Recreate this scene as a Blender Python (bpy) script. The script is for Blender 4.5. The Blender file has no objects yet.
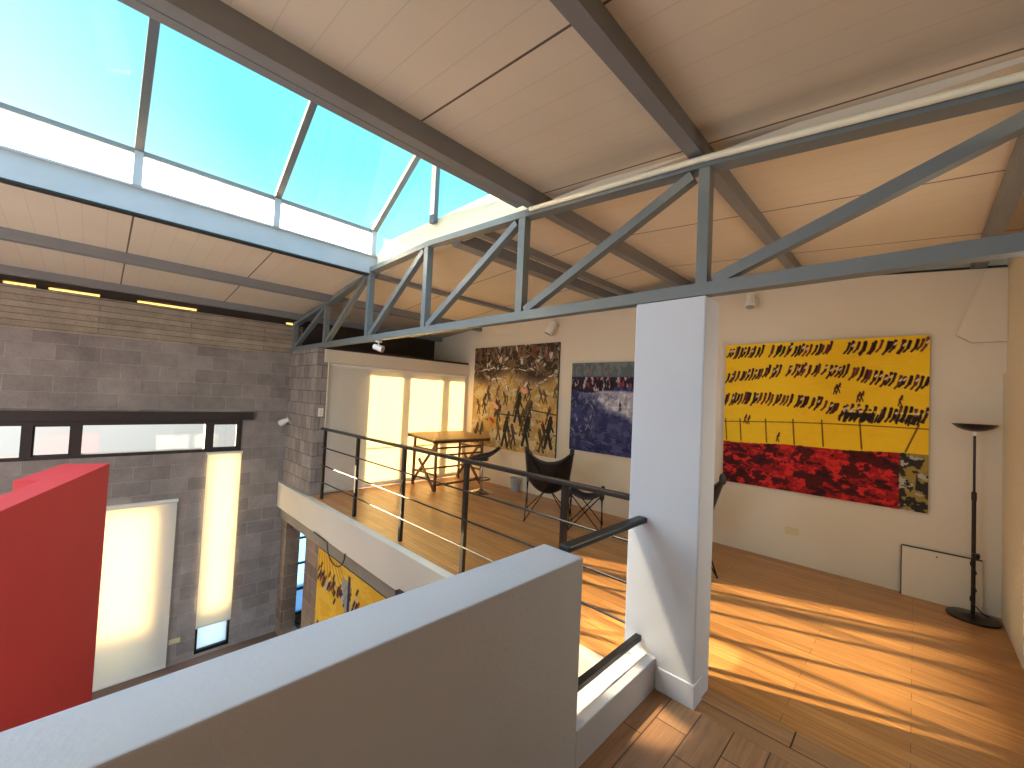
import bpy, math, random
import numpy as np
from mathutils import Vector, Matrix
random.seed(7); RNG = np.random.default_rng(11)
D = bpy.data; COL = bpy.context.scene.collection; SC = bpy.context.scene

# ------------------------------------------------------------------ camera
Fpx, YAW, PIT, ROL, EYE = 409.51, -0.77891, 0.032224, 0.046167, 1.6
cd = D.cameras.new('camera'); cam = D.objects.new('camera', cd); COL.objects.link(cam); SC.camera = cam
cd.sensor_fit = 'HORIZONTAL'; cd.sensor_width = 36.0; cd.lens = Fpx / 1024 * 36.0; cd.clip_start = 0.02
_f = Vector((math.cos(PIT)*math.sin(YAW), math.cos(PIT)*math.cos(YAW), math.sin(PIT)))
_r = Vector((math.cos(YAW), -math.sin(YAW), 0)); _u = _r.cross(_f)
_x = math.cos(ROL)*_r + math.sin(ROL)*_u; _y = -math.sin(ROL)*_r + math.cos(ROL)*_u
m4 = Matrix((( _x.x, _y.x, -_f.x, 0), (_x.y, _y.y, -_f.y, 0), (_x.z, _y.z, -_f.z, EYE), (0, 0, 0, 1)))
cam.matrix_world = m4

# ------------------------------------------------------------------ world, sun, exposure
SC.view_settings.view_transform = 'Standard'; SC.view_settings.look = 'None'
SC.view_settings.gamma = 1.0; SC.view_settings.use_curve_mapping = False
SC.view_settings.exposure = 1.0
SKY = 1.0
SUN = Vector((1.0, 0.385, -0.125))
wd = D.worlds.new('sky'); SC.world = wd; wd.use_nodes = True
nt = wd.node_tree; nt.nodes.clear()
tc = nt.nodes.new('ShaderNodeTexCoord'); sep = nt.nodes.new('ShaderNodeSeparateXYZ')
nt.links.new(tc.outputs['Generated'], sep.inputs[0])
mr = nt.nodes.new('ShaderNodeMapRange'); mr.inputs[1].default_value = -1; mr.inputs[2].default_value = 1
nt.links.new(sep.outputs[2], mr.inputs[0])
cr = nt.nodes.new('ShaderNodeValToRGB'); nt.links.new(mr.outputs[0], cr.inputs[0])
el = cr.color_ramp.elements
stops = [(0.0, (.16, .155, .15)), (0.40, (.26, .26, .26)), (0.49, (.40, .41, .38)), (0.51, (.55, .56, .52)), (0.60, (.50, .66, .72)),
         (0.66, (.28, .66, .72)), (0.73, (.16, .58, .68)), (0.79, (.16, .56, .72)), (0.86, (1.3, 2.2, 3.3)), (1.0, (1.5, 2.4, 3.5))]
el[0].position = stops[0][0]; el[0].color = (*stops[0][1], 1); el[1].position = 1.0; el[1].color = (*stops[-1][1], 1)
for p, c in stops[1:-1]:
    e = el.new(p); e.color = (*c, 1)
dt = nt.nodes.new('ShaderNodeVectorMath'); dt.operation = 'DOT_PRODUCT'; nt.links.new(tc.outputs['Generated'], dt.inputs[0])
dt.inputs[1].default_value = (-SUN).normalized()
mg = nt.nodes.new('ShaderNodeMapRange'); mg.inputs[1].default_value = .80; mg.inputs[2].default_value = 1.0
mg.inputs[3].default_value = 0; mg.inputs[4].default_value = 1; nt.links.new(dt.outputs['Value'], mg.inputs[0])
pw = nt.nodes.new('ShaderNodeMath'); pw.operation = 'POWER'; pw.inputs[1].default_value = 1.3; nt.links.new(mg.outputs[0], pw.inputs[0])
mx = nt.nodes.new('ShaderNodeMix'); mx.data_type = 'RGBA'; nt.links.new(pw.outputs[0], mx.inputs[0])
nt.links.new(cr.outputs[0], mx.inputs[6]); mx.inputs[7].default_value = (.62, .62, .58, 1)
bg = nt.nodes.new('ShaderNodeBackground'); bg.inputs[1].default_value = SKY; nt.links.new(mx.outputs[2], bg.inputs[0])
wo = nt.nodes.new('ShaderNodeOutputWorld'); nt.links.new(bg.outputs[0], wo.inputs[0])

sd = D.lights.new('sun', 'SUN'); sd.energy = 27.0; sd.angle = math.radians(0.55); sd.color = (1.0, .76, .44)
so = D.objects.new('sun', sd); COL.objects.link(so); so.location = (-20, -7, 6)
so.rotation_euler = SUN.to_track_quat('-Z', 'Y').to_euler()
# added lamps imitating daylight from behind the viewpoint, the side window and the void
def daylight(name, loc, d, sx, sy, power, col):
    l = D.lights.new(name, 'AREA'); l.shape = 'RECTANGLE'; l.size, l.size_y = sx, sy; l.energy = power; l.color = col
    o = D.objects.new(name, l); COL.objects.link(o); o.location = loc; o.rotation_euler = Vector(d).to_track_quat('-Z', 'Z').to_euler()
daylight('daylight_fill_near', (-2.35, -3.55, 1.5), (.05, 1, .16), 1.9, 1.7, 52, (.72, .86, 1.0))
daylight('daylight_fill_side', (.50, 3.35, 1.45), (-1, 0, .05), 1.4, 1.1, 7, (1.0, .86, .68))
daylight('daylight_fill_void', (-5.4, -3.5, .3), (-.25, 1, .1), 3.6, 2.6, 55, (.9, .93, 1.0))
# added spot lamp throwing a glint past the skylight's edge beam; its source is unseen
gl_ = D.lights.new('glint_spot', 'SPOT'); gl_.energy = 4200; gl_.color = (1.0, .80, .52); gl_.spot_size = math.radians(7.5); gl_.spot_blend = .25; gl_.shadow_soft_size = .05
go = D.objects.new('glint_spot', gl_); COL.objects.link(go); go.location = (-1.12-.45*8.5, 2.45-.28*8.5, 8.5)
go.rotation_euler = Vector((.45, .28, -1)).to_track_quat('-Z', 'Y').to_euler()

# ------------------------------------------------------------------ helpers
def s2l(r, g, b):
    f = lambda v: (v/255)/12.92 if v/255 <= .04045 else ((v/255+.055)/1.055)**2.4
    return (f(r), f(g), f(b))

def newmat(name):
    m = D.materials.new(name); m.use_nodes = True; n = m.node_tree; n.nodes.clear()
    out = n.nodes.new('ShaderNodeOutputMaterial'); return m, n, out

def mat(name, rgb, rough=.6, metal=0, var=.08, scale=6, bump=.0, bscale=60, spec=.5):
    m, n, out = newmat(name)
    p = n.nodes.new('ShaderNodeBsdfPrincipled'); n.links.new(p.outputs[0], out.inputs[0])
    p.inputs['Roughness'].default_value = rough; p.inputs['Metallic'].default_value = metal
    p.inputs['Specular IOR Level'].default_value = spec
    c = s2l(*rgb)
    g = n.nodes.new('ShaderNodeNewGeometry')
    no = n.nodes.new('ShaderNodeTexNoise'); no.inputs['Scale'].default_value = scale; no.inputs['Detail'].default_value = 4
    n.links.new(g.outputs['Position'], no.inputs['Vector'])
    mi = n.nodes.new('ShaderNodeMix'); mi.data_type = 'RGBA'
    mi.inputs[6].default_value = (*[v*(1-var) for v in c], 1); mi.inputs[7].default_value = (*[min(1, v*(1+var)) for v in c], 1)
    n.links.new(no.outputs[0], mi.inputs[0]); n.links.new(mi.outputs[2], p.inputs['Base Color'])
    if bump:
        n2 = n.nodes.new('ShaderNodeTexNoise'); n2.inputs['Scale'].default_value = bscale; n2.inputs['Detail'].default_value = 5
        n.links.new(g.outputs['Position'], n2.inputs['Vector'])
        b = n.nodes.new('ShaderNodeBump'); b.inputs['Strength'].default_value = bump; b.inputs['Distance'].default_value = .01
        n.links.new(n2.outputs[0], b.inputs['Height']); n.links.new(b.outputs[0], p.inputs['Normal'])
    return m

def planks(name, cols, length, width, axis='x', rough=.45, mortar=.0025, grain=.35, tint=1.0):
    """boards laid on a horizontal surface: brick pattern for the boards, stretched noise for the grain"""
    m, n, out = newmat(name); L = n.links.new
    p = n.nodes.new('ShaderNodeBsdfPrincipled'); L(p.outputs[0], out.inputs[0]); p.inputs['Roughness'].default_value = rough
    g = n.nodes.new('ShaderNodeNewGeometry'); mp = n.nodes.new('ShaderNodeMapping'); L(g.outputs['Position'], mp.inputs[0])
    if axis == 'y': mp.inputs['Rotation'].default_value = (0, 0, math.radians(-90))
    bk = n.nodes.new('ShaderNodeTexBrick'); L(mp.outputs[0], bk.inputs['Vector'])
    bk.inputs['Scale'].default_value = 1; bk.inputs['Brick Width'].default_value = length; bk.inputs['Row Height'].default_value = width
    bk.inputs['Mortar Size'].default_value = mortar; bk.inputs['Mortar Smooth'].default_value = .2; bk.offset = .37; bk.offset_frequency = 2
    bk.inputs['Color1'].default_value = (*s2l(*cols[0]), 1); bk.inputs['Color2'].default_value = (*s2l(*cols[1]), 1)
    bk.inputs['Mortar'].default_value = (*s2l(*cols[2]), 1)
    m2 = n.nodes.new('ShaderNodeMapping'); L(mp.outputs[0], m2.inputs[0]); m2.inputs['Scale'].default_value = (2.2, 38, 20)
    no = n.nodes.new('ShaderNodeTexNoise'); no.inputs['Scale'].default_value = 1.0; no.inputs['Detail'].default_value = 6; no.inputs['Roughness'].default_value = .65
    L(m2.outputs[0], no.inputs['Vector'])
    rp = n.nodes.new('ShaderNodeMapRange'); L(no.outputs[0], rp.inputs[0]); rp.inputs[1].default_value = .3; rp.inputs[2].default_value = .7
    rp.inputs[3].default_value = 1-grain; rp.inputs[4].default_value = 1+grain*.6
    mu = n.nodes.new('ShaderNodeVectorMath'); mu.operation = 'SCALE'; L(bk.outputs[0], mu.inputs[0]); L(rp.outputs[0], mu.inputs['Scale'])
    L(mu.outputs[0], p.inputs['Base Color'])
    b = n.nodes.new('ShaderNodeBump'); b.inputs['Strength'].default_value = .25; b.inputs['Distance'].default_value = .004
    b.invert = True; L(bk.outputs['Fac'], b.inputs['Height']); L(b.outputs[0], p.inputs['Normal'])
    return m

def blocks(name, c1, c2, cm, bw, bh, mortar=.006, rough=.9, bump=.5, vert='z'):
    """block / board courses on upright surfaces, mapped along (x+y, z)"""
    m, n, out = newmat(name); L = n.links.new
    p = n.nodes.new('ShaderNodeBsdfPrincipled'); L(p.outputs[0], out.inputs[0]); p.inputs['Roughness'].default_value = rough
    p.inputs['Specular IOR Level'].default_value = .2
    g = n.nodes.new('ShaderNodeNewGeometry'); sp = n.nodes.new('ShaderNodeSeparateXYZ'); L(g.outputs['Position'], sp.inputs[0])
    ad = n.nodes.new('ShaderNodeMath'); L(sp.outputs[0], ad.inputs[0]); L(sp.outputs[1], ad.inputs[1])
    cb = n.nodes.new('ShaderNodeCombineXYZ'); L(ad.outputs[0], cb.inputs[0]); L(sp.outputs[2], cb.inputs[1])
    bk = n.nodes.new('ShaderNodeTexBrick'); L(cb.outputs[0], bk.inputs['Vector']); bk.inputs['Scale'].default_value = 1
    bk.inputs['Brick Width'].default_value = bw; bk.inputs['Row Height'].default_value = bh
    bk.inputs['Mortar Size'].default_value = mortar; bk.inputs['Mortar Smooth'].default_value = .5; bk.inputs['Bias'].default_value = -.1
    for k, c in (('Color1', c1), ('Color2', c2), ('Mortar', cm)): bk.inputs[k].default_value = (*s2l(*c), 1)
    no = n.nodes.new('ShaderNodeTexNoise'); no.inputs['Scale'].default_value = 3.5; no.inputs['Detail'].default_value = 8; no.inputs['Roughness'].default_value = .7
    L(g.outputs['Position'], no.inputs['Vector'])
    rp = n.nodes.new('ShaderNodeMapRange'); L(no.outputs[0], rp.inputs[0]); rp.inputs[1].default_value = .25; rp.inputs[2].default_value = .75
    rp.inputs[3].default_value = .72; rp.inputs[4].default_value = 1.25
    mu = n.nodes.new('ShaderNodeVectorMath'); mu.operation = 'SCALE'; L(bk.outputs[0], mu.inputs[0]); L(rp.outputs[0], mu.inputs['Scale'])
    L(mu.outputs[0], p.inputs['Base Color'])
    n2 = n.nodes.new('ShaderNodeTexNoise'); n2.inputs['Scale'].default_value = 40; n2.inputs['Detail'].default_value = 6; L(g.outputs['Position'], n2.inputs['Vector'])
    sb = n.nodes.new('ShaderNodeMath'); sb.operation = 'MULTIPLY_ADD'; L(bk.outputs['Fac'], sb.inputs[0]); sb.inputs[1].default_value = -1.0; L(n2.outputs[0], sb.inputs[2])
    b = n.nodes.new('ShaderNodeBump'); b.inputs['Strength'].default_value = bump; b.inputs['Distance'].default_value = .012
    L(sb.outputs[0], b.inputs['Height']); L(b.outputs[0], p.inputs['Normal'])
    return m

def panels(name, base, joint, pitch, off, fine):
    """insulated roof panels: joints every pitch metres along y, fine ribs between"""
    m, n, out = newmat(name); L = n.links.new
    p = n.nodes.new('ShaderNodeBsdfPrincipled'); L(p.outputs[0], out.inputs[0]); p.inputs['Roughness'].default_value = .55
    g = n.nodes.new('ShaderNodeNewGeometry'); sp = n.nodes.new('ShaderNodeSeparateXYZ'); L(g.outputs['Position'], sp.inputs[0])
    def line(per, o, w):
        a = n.nodes.new('ShaderNodeMath'); a.operation = 'SUBTRACT'; L(sp.outputs[1], a.inputs[0]); a.inputs[1].default_value = o
        d = n.nodes.new('ShaderNodeMath'); d.operation = 'DIVIDE'; L(a.outputs[0], d.inputs[0]); d.inputs[1].default_value = per
        r = n.nodes.new('ShaderNodeMath'); r.operation = 'FRACT'; L(d.outputs[0], r.inputs[0])
        s = n.nodes.new('ShaderNodeMath'); s.operation = 'SUBTRACT'; L(r.outputs[0], s.inputs[0]); s.inputs[1].default_value = .5
        ab = n.nodes.new('ShaderNodeMath'); ab.operation = 'ABSOLUTE'; L(s.outputs[0], ab.inputs[0])
        gt = n.nodes.new('ShaderNodeMath'); gt.operation = 'GREATER_THAN'; L(ab.outputs[0], gt.inputs[0]); gt.inputs[1].default_value = .5 - w/per/2
        return gt
    j = line(pitch, off, .013); f = line(fine, off, .005)
    no = n.nodes.new('ShaderNodeTexNoise'); no.inputs['Scale'].default_value = 1.3; no.inputs['Detail'].default_value = 6; L(g.outputs['Position'], no.inputs['Vector'])
    c = s2l(*base)
    m0 = n.nodes.new('ShaderNodeMix'); m0.data_type = 'RGBA'; L(no.outputs[0], m0.inputs[0])
    m0.inputs[6].default_value = (*[v*.86 for v in c], 1); m0.inputs[7].default_value = (*[v*1.1 for v in c], 1)
    m1 = n.nodes.new('ShaderNodeMix'); m1.data_type = 'RGBA'; L(f.outputs[0], m1.inputs[0]); L(m0.outputs[2], m1.inputs[6])
    m1.inputs[7].default_value = (*[v*.84 for v in c], 1)
    m2 = n.nodes.new('ShaderNodeMix'); m2.data_type = 'RGBA'; L(j.outputs[0], m2.inputs[0]); L(m1.outputs[2], m2.inputs[6])
    m2.inputs[7].default_value = (*s2l(*joint), 1); L(m2.outputs[2], p.inputs['Base Color'])
    return m

def glass(name, tint=(1, 1, 1), gloss=.06, rough=.03, milk=0, milkc=(1, 1, 1)):
    m, n, out = newmat(name); L = n.links.new
    t = n.nodes.new('ShaderNodeBsdfTransparent'); t.inputs[0].default_value = (*tint, 1)
    last = t
    if milk:
        tr = n.nodes.new('ShaderNodeBsdfTranslucent'); tr.inputs[0].default_value = (*milkc, 1)
        ms = n.nodes.new('ShaderNodeMixShader'); ms.inputs[0].default_value = milk; L(last.outputs[0], ms.inputs[1]); L(tr.outputs[0], ms.inputs[2]); last = ms
    gl = n.nodes.new('ShaderNodeBsdfGlossy'); gl.inputs['Roughness'].default_value = rough
    ms = n.nodes.new('ShaderNodeMixShader'); ms.inputs[0].default_value = gloss; L(last.outputs[0], ms.inputs[1]); L(gl.outputs[0], ms.inputs[2])
    L(ms.outputs[0], out.inputs[0]); return m

def fabric_blind(name, rgb, trgb, trans):
    m, n, out = newmat(name); L = n.links.new
    d = n.nodes.new('ShaderNodeBsdfDiffuse'); d.inputs[0].default_value = (*s2l(*rgb), 1)
    t = n.nodes.new('ShaderNodeBsdfTranslucent'); t.inputs[0].default_value = (*s2l(*trgb), 1)
    w = n.nodes.new('ShaderNodeTexNoise'); w.inputs['Scale'].default_value = 3
    g = n.nodes.new('ShaderNodeNewGeometry'); L(g.outputs['Position'], w.inputs['Vector'])
    r = n.nodes.new('ShaderNodeMapRange'); L(w.outputs[0], r.inputs[0]); r.inputs[3].default_value = trans*.92; r.inputs[4].default_value = trans*1.08
    ms = n.nodes.new('ShaderNodeMixShader'); L(r.outputs[0], ms.inputs[0]); L(d.outputs[0], ms.inputs[1]); L(t.outputs[0], ms.inputs[2])
    L(ms.outputs[0], out.inputs[0]); return m

def vcol(name, rough=.75):
    m, n, out = newmat(name); L = n.links.new
    p = n.nodes.new('ShaderNodeBsdfPrincipled'); L(p.outputs[0], out.inputs[0]); p.inputs['Roughness'].default_value = rough
    p.inputs['Specular IOR Level'].default_value = .25
    a = n.nodes.new('ShaderNodeAttribute'); a.attribute_name = 'paint'; L(a.outputs['Color'], p.inputs['Base Color']); return m

class MB:
    def __init__(s): s.v = []; s.f = []
    def add(s, vs, fs):
        o = len(s.v); s.v += [tuple(v) for v in vs]; s.f += [tuple(i+o for i in f) for f in fs]; return s
    def box(s, a, b):
        x0, x1 = sorted((a[0], b[0])); y0, y1 = sorted((a[1], b[1])); z0, z1 = sorted((a[2], b[2]))
        return s.add([(x0,y0,z0),(x1,y0,z0),(x1,y1,z0),(x0,y1,z0),(x0,y0,z1),(x1,y0,z1),(x1,y1,z1),(x0,y1,z1)],
                     [(0,3,2,1),(4,5,6,7),(0,1,5,4),(1,2,6,5),(2,3,7,6),(3,0,4,7)])
    def bar(s, p, q, w, h, up=(0, 0, 1)):
        """rectangular bar p->q, w across, h along 'up'"""
        p, q = Vector(p), Vector(q); d = (q-p).normalized(); u = Vector(up); sd_ = d.cross(u)
        if sd_.length < 1e-4: sd_ = d.cross(Vector((0, 1, 0)))
        sd_.normalize(); u = sd_.cross(d).normalized()
        vs = [c + sd_*(w/2)*i + u*(h/2)*j for c in (p, q) for i, j in ((-1,-1),(1,-1),(1,1),(-1,1))]
        return s.add(vs, [(0,1,2,3),(7,6,5,4),(0,4,5,1),(1,5,6,2),(2,6,7,3),(3,7,4,0)])
    def tube(s, pts, r, n=10, closed=False):
        pts = [Vector(p) for p in pts]; N = len(pts); rings = []
        prev = None
        for i, p in enumerate(pts):
            a = pts[i-1] if (i or closed) else p; b = pts[(i+1) % N] if (i < N-1 or closed) else p
            d = (b-a).normalized()
            if prev is None: x = d.orthogonal().normalized()
            else: x = (prev - d*prev.dot(d)).normalized()
            prev = x; y = d.cross(x); rr = r[i] if isinstance(r, (list, tuple)) else r
            rings.append([p + (x*math.cos(t)+y*math.sin(t))*rr for t in [2*math.pi*k/n for k in range(n)]])
        vs = [v for R in rings for v in R]; fs = []
        M = N if closed else N-1
        for i in range(M):
            j = (i+1) % N
            for k in range(n): fs.append((i*n+k, i*n+(k+1) % n, j*n+(k+1) % n, j*n+k))
        if not closed: fs += [tuple(range(n))[::-1], tuple((N-1)*n+k for k in range(n))]
        return s.add(vs, fs)
    def lathe(s, prof, c=(0, 0, 0), n=40, cap=True):
        vs = []; fs = []
        for r, z in prof:
            for k in range(n):
                t = 2*math.pi*k/n; vs.append((c[0]+r*math.cos(t), c[1]+r*math.sin(t), c[2]+z))
        for i in range(len(prof)-1):
            for k in range(n): fs.append((i*n+k, i*n+(k+1) % n, (i+1)*n+(k+1) % n, (i+1)*n+k))
        if cap: fs += [tuple(range(n))[::-1], tuple((len(prof)-1)*n+k for k in range(n))]
        return s.add(vs, fs)
    def prism(s, poly, z0, z1):
        n = len(poly); a = sum(poly[i][0]*poly[(i+1) % n][1]-poly[(i+1) % n][0]*poly[i][1] for i in range(n))
        if a < 0: poly = poly[::-1]
        return s.add([(x, y, z0) for x, y in poly]+[(x, y, z1) for x, y in poly],
                     [tuple(range(n))[::-1], tuple(range(n, 2*n))]+[(i, (i+1) % n, n+(i+1) % n, n+i) for i in range(n)])
    def prism_y(s, poly, y0, y1):
        """polygon given in (x, z), extruded along y"""
        n = len(poly)
        return s.add([(x, y0, z) for x, z in poly]+[(x, y1, z) for x, z in poly],
                     [tuple(range(n)), tuple(range(n, 2*n))[::-1]]+[(n+i, n+(i+1) % n, (i+1) % n, i) for i in range(n)])
    def build(s, name, m, parent=None, smooth=False, bevel=0, loc=None):
        me = D.meshes.new(name); me.from_pydata(s.v, [], s.f); me.update(); me.validate()
        import bmesh
        bm = bmesh.new(); bm.from_mesh(me); bmesh.ops.recalc_face_normals(bm, faces=bm.faces); bm.to_mesh(me); bm.free()
        me.materials.append(m); o = D.objects.new(name, me); COL.objects.link(o)
        if smooth:
            for p in me.polygons: p.use_smooth = True
            try: me.set_sharp_from_angle(angle=math.radians(40))
            except Exception: pass
        if parent: o.parent = parent
        if loc: o.location = loc
        if bevel:
            b = o.modifiers.new('bevel', 'BEVEL'); b.width = bevel; b.segments = 2; b.limit_method = 'ANGLE'
        return o

def tag(o, label=None, cat=None, group=None, kind=None):
    if label: o['label'] = label
    if cat: o['category'] = cat
    if group: o['group'] = group
    if kind: o['kind'] = kind
    return o
def thing(name, label, cat, loc=(0, 0, 0), rz=0, group=None, kind=None):
    o = D.objects.new(name, None); COL.objects.link(o); o.location = loc; o.rotation_euler = (0, 0, rz); o.empty_display_size = .1
    return tag(o, label, cat, group, kind)
def struct(o, label, cat): return tag(o, label, cat, kind='structure')
def copy_tree(o, parent=None):
    c = o.copy(); COL.objects.link(c)
    if parent: c.parent = parent
    for ch in [k for k in D.objects if k.parent == o]: copy_tree(ch, c)
    return c

# ------------------------------------------------------------------ materials
M = dict(
    white=mat('white_wall_paint', (218, 206, 184), .75, var=.035, scale=2, bump=.12, bscale=35),
    column=mat('white_column_paint', (206, 211, 220), .7, var=.03, scale=2, bump=.10, bscale=40),  # the sky light's blue is put into this white
    parapet=mat('parapet_render', (196, 198, 202), .75, var=.04, scale=3, bump=.2, bscale=50),  # cooled grey: blue from the skylight is put into the colour
    steel=mat('grey_green_steel_paint', (112, 118, 118), .42, var=.10, scale=5, spec=.5),
    skysteel=mat('backlit_skylight_steel', (84, 88, 92), .5, var=.08),  # darkness of the backlit bars is put into this colour
    dsteel=mat('brown_grey_steel_paint', (128, 127, 127), .5, var=.10, scale=5),
    palemetal=mat('pale_grey_flashing', (168, 174, 180), .45, var=.10, scale=5),
    black=mat('black_metal', (24, 22, 22), .35, var=.1),
    dframe=mat('dark_brown_frame', (44, 35, 34), .5, var=.12),
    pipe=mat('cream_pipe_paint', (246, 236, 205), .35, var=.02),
    cream=mat('cream_upstand', (226, 212, 178), .8, var=.03),
    red=mat('red_wall_paint', (190, 42, 40), .7, var=.06, scale=3, bump=.1, bscale=30),
    rod=mat('black_rod', (16, 15, 15), .75, spec=.15),
    leather=mat('black_leather', (26, 24, 26), .42, var=.2, scale=14, bump=.15, bscale=120),
    bronze=mat('dark_bronze', (48, 38, 30), .3, metal=.6, var=.15, scale=20),
    chrome=mat('chrome', (190, 190, 190), .2, metal=1, var=.02),
    twood=mat('dark_table_wood', (96, 56, 32), .5, var=.25, scale=20),
    lwood=mat('pale_table_wood', (196, 160, 104), .5, var=.2, scale=18),
    plaster=mat('white_plastic', (228, 224, 214), .45, var=.02),
    creamp=mat('cream_plastic', (214, 196, 150), .5, var=.03),
    bin=mat('grey_bin', (150, 156, 158), .5, var=.04),
    concrete=mat('beam_concrete', (150, 138, 122), .9, var=.18, scale=5, bump=.5, bscale=30),
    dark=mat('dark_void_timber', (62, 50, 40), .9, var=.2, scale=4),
    lowfloor=mat('lower_floor_concrete', (112, 88, 74), .6, var=.12, scale=2),
    ground=mat('outside_ground', (168, 156, 140), .9, var=.1, scale=.5),
    block=blocks('grey_block_wall', (154, 144, 138), (132, 122, 117), (162, 153, 146), .40, .20, .005),
    pier=blocks('grey_pier_blocks', (158, 146, 138), (132, 121, 114), (96, 86, 80), .20, .195, .006),
    brick=blocks('brown_block_wall', (146, 124, 106), (122, 102, 86), (160, 142, 126), .40, .19, .006),
    boards=blocks('board_marked_concrete', (168, 154, 136), (146, 132, 114), (108, 94, 78), 1.9, .075, .004, bump=.9),
    floor=planks('wood_floor', ((198, 142, 82), (176, 122, 68), (112, 72, 38)), 1.3, .085, 'x', mortar=.0015, rough=.33),
    border=planks('border_board', ((176, 132, 90), (162, 120, 80), (50, 34, 24)), 1.1, .24, 'x', mortar=.004),
    landing=planks('landing_boards', ((176, 132, 92), (138, 98, 66), (66, 46, 32)), .42, .155, 'y', mortar=.003),
    ceil=panels('roof_panels', (222, 206, 182), (96, 78, 62), 1.12, .15, .16),
    glass=glass('clear_glass', (.98, .99, .99), .05),
    milk=glass('milky_glass', (1, 1, 1), .05, .15, milk=.8, milkc=(.95, .97, 1)),
    streak=glass('sun_streak_strip', (1, 1, 1), .0, .3, milk=1.0, milkc=(.42, .36, .24)),  # cream translucency imitating streaks of sunlight
    bglass=glass('bluish_glass', (.55, .78, 1.0), .05, .1, milk=.22, milkc=(.22, .42, .72)),
    blind=fabric_blind('blind_fabric', (240, 240, 234), (250, 236, 204), .42),
    canvas=vcol('painted_canvas'),
)

# ------------------------------------------------------------------ roof profile
def zc(x):  # underside of the roof panels
    if x < -4.87: return 3.075 + .10*(x+4.87)
    if x < -2.2:  return 3.20 + (x+4.87)*0.02
    return 3.225 - .088*(x+2.2)
CH = [(-7.62, 2.70), (-6.22, 2.875), (-4.87, 3.13), (-3.58, 3.165), (-2.25, 3.09), (-.85, 2.985), (.55, 2.83)]
def zt(x):
    for (a, za), (b, zb) in zip(CH, CH[1:]):
        if a <= x <= b: return za+(zb-za)*(x-a)/(b-a)
    return CH[0][1] if x < CH[0][0] else CH[-1][1]

XW, XR, YB, YN, ZL = -7.62, .53, 5.22, -3.6, -2.5   # left wall, right wall, back wall, near end, lower floor

# ------------------------------------------------------------------ floors
struct(MB().box((-6.42, 2.54, -.40), (XR, YB, 0)).build('floor', M['floor']), 'golden brown wooden board floor of the loft', 'floor')
struct(MB().box((-1.25, 2.30, -.40), (XR, 2.54, .001)).add(*[[], []]).build('trim_1', M['border']), 'long border board between the loft floor and the landing', 'trim')
struct(MB().box((-6.42, 2.325, -.02), (-1.25, 2.54, 0)).build('trim_2', M['floor']), 'board edging under the railing posts', 'trim')
struct(MB().box((-1.03, YN, -.40), (XR, 2.30, 0)).build('floor_landing', M['landing']), 'darker short-board floor of the landing in the foreground', 'floor')
struct(MB().box((XW-.2, YN, ZL-.1), (-1.25, YB+.15, ZL)).build('floor_lower', M['lowerfloor'] if 'lowerfloor' in M else M['lowfloor']), 'brown floor of the lower level', 'floor')
# ------------------------------------------------------------------ slab edge, lower wall
struct(MB().box((XW, 2.235, -.405), (-1.25, 2.325, .0)).build('trim_3', M['white'], bevel=.004), 'white fascia along the edge of the loft slab', 'trim')
struct(MB().box((XW, 2.30, -.60), (-1.25, 2.55, -.405)).build('trim_4', M['concrete']), 'bare concrete beam below the white fascia', 'trim')
lw = MB()
lw.box((XW, 2.33, ZL), (-7.37, 2.55, -.60)).box((-6.48, 2.33, ZL), (-1.25, 2.55, -.60)).box((-7.37, 2.33, ZL), (-6.48, 2.55, ZL+.12))
struct(lw.build('wall_lower', M['brick']), 'brown block wall of the lower level under the loft', 'wall')
struct(MB().box((-6.42, 2.55, -.60), (XR, YB, -.40)).build('ceiling_lower', M['concrete']), 'concrete underside of the loft slab', 'ceiling')
# the room behind that opening: the block wall runs on, with a narrow four-pane window
NY0, NY1 = 2.56, 3.02
un = MB().box((XW-.16, 2.46, ZL), (XW, NY0, -.60)).box((XW-.16, NY1, ZL), (XW, YB, -.60)).box((XW-.16, NY0, ZL), (XW, NY1, ZL+.15))
struct(un.build('wall_under', M['brick']), 'brown block wall continuing under the loft', 'wall')
struct(MB().box((XW-.16, YB, ZL), (-1.25, YB+.15, -.60)).box((-1.25, 2.33, ZL), (-1.10, YB+.15, -.60)).build('wall_inner', M['brick']), 'far walls of the room under the loft', 'wall')
struct(MB().box((XW-.16, 2.46, -.60), (-6.42, YB+.15, -.03)).build('roof_terrace', M['concrete']), 'concrete terrace outside the big loft blind', 'terrace')
w = thing('window_1', 'narrow four-pane window deep in the lower block wall', 'window', (XW-.05, (NY0+NY1)/2, ZL+.15), kind='structure')
fr = MB(); hw = (NY1-NY0)/2; H = -.60-ZL-.15
for s_ in (-1, 1): fr.box((-.03, s_*hw, 0), (.03, s_*(hw-.03), H))
for z in (0, -1.935-ZL-.15, -1.49-ZL-.15, -1.05-ZL-.15, H-.03): fr.box((-.03, -hw, z), (.03, hw, z+.035))
fr.build('window_frame', M['black'], w)
MB().box((-.004, -hw+.03, .02), (.004, hw-.03, H-.02)).build('pane', M['bglass'], w)

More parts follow.
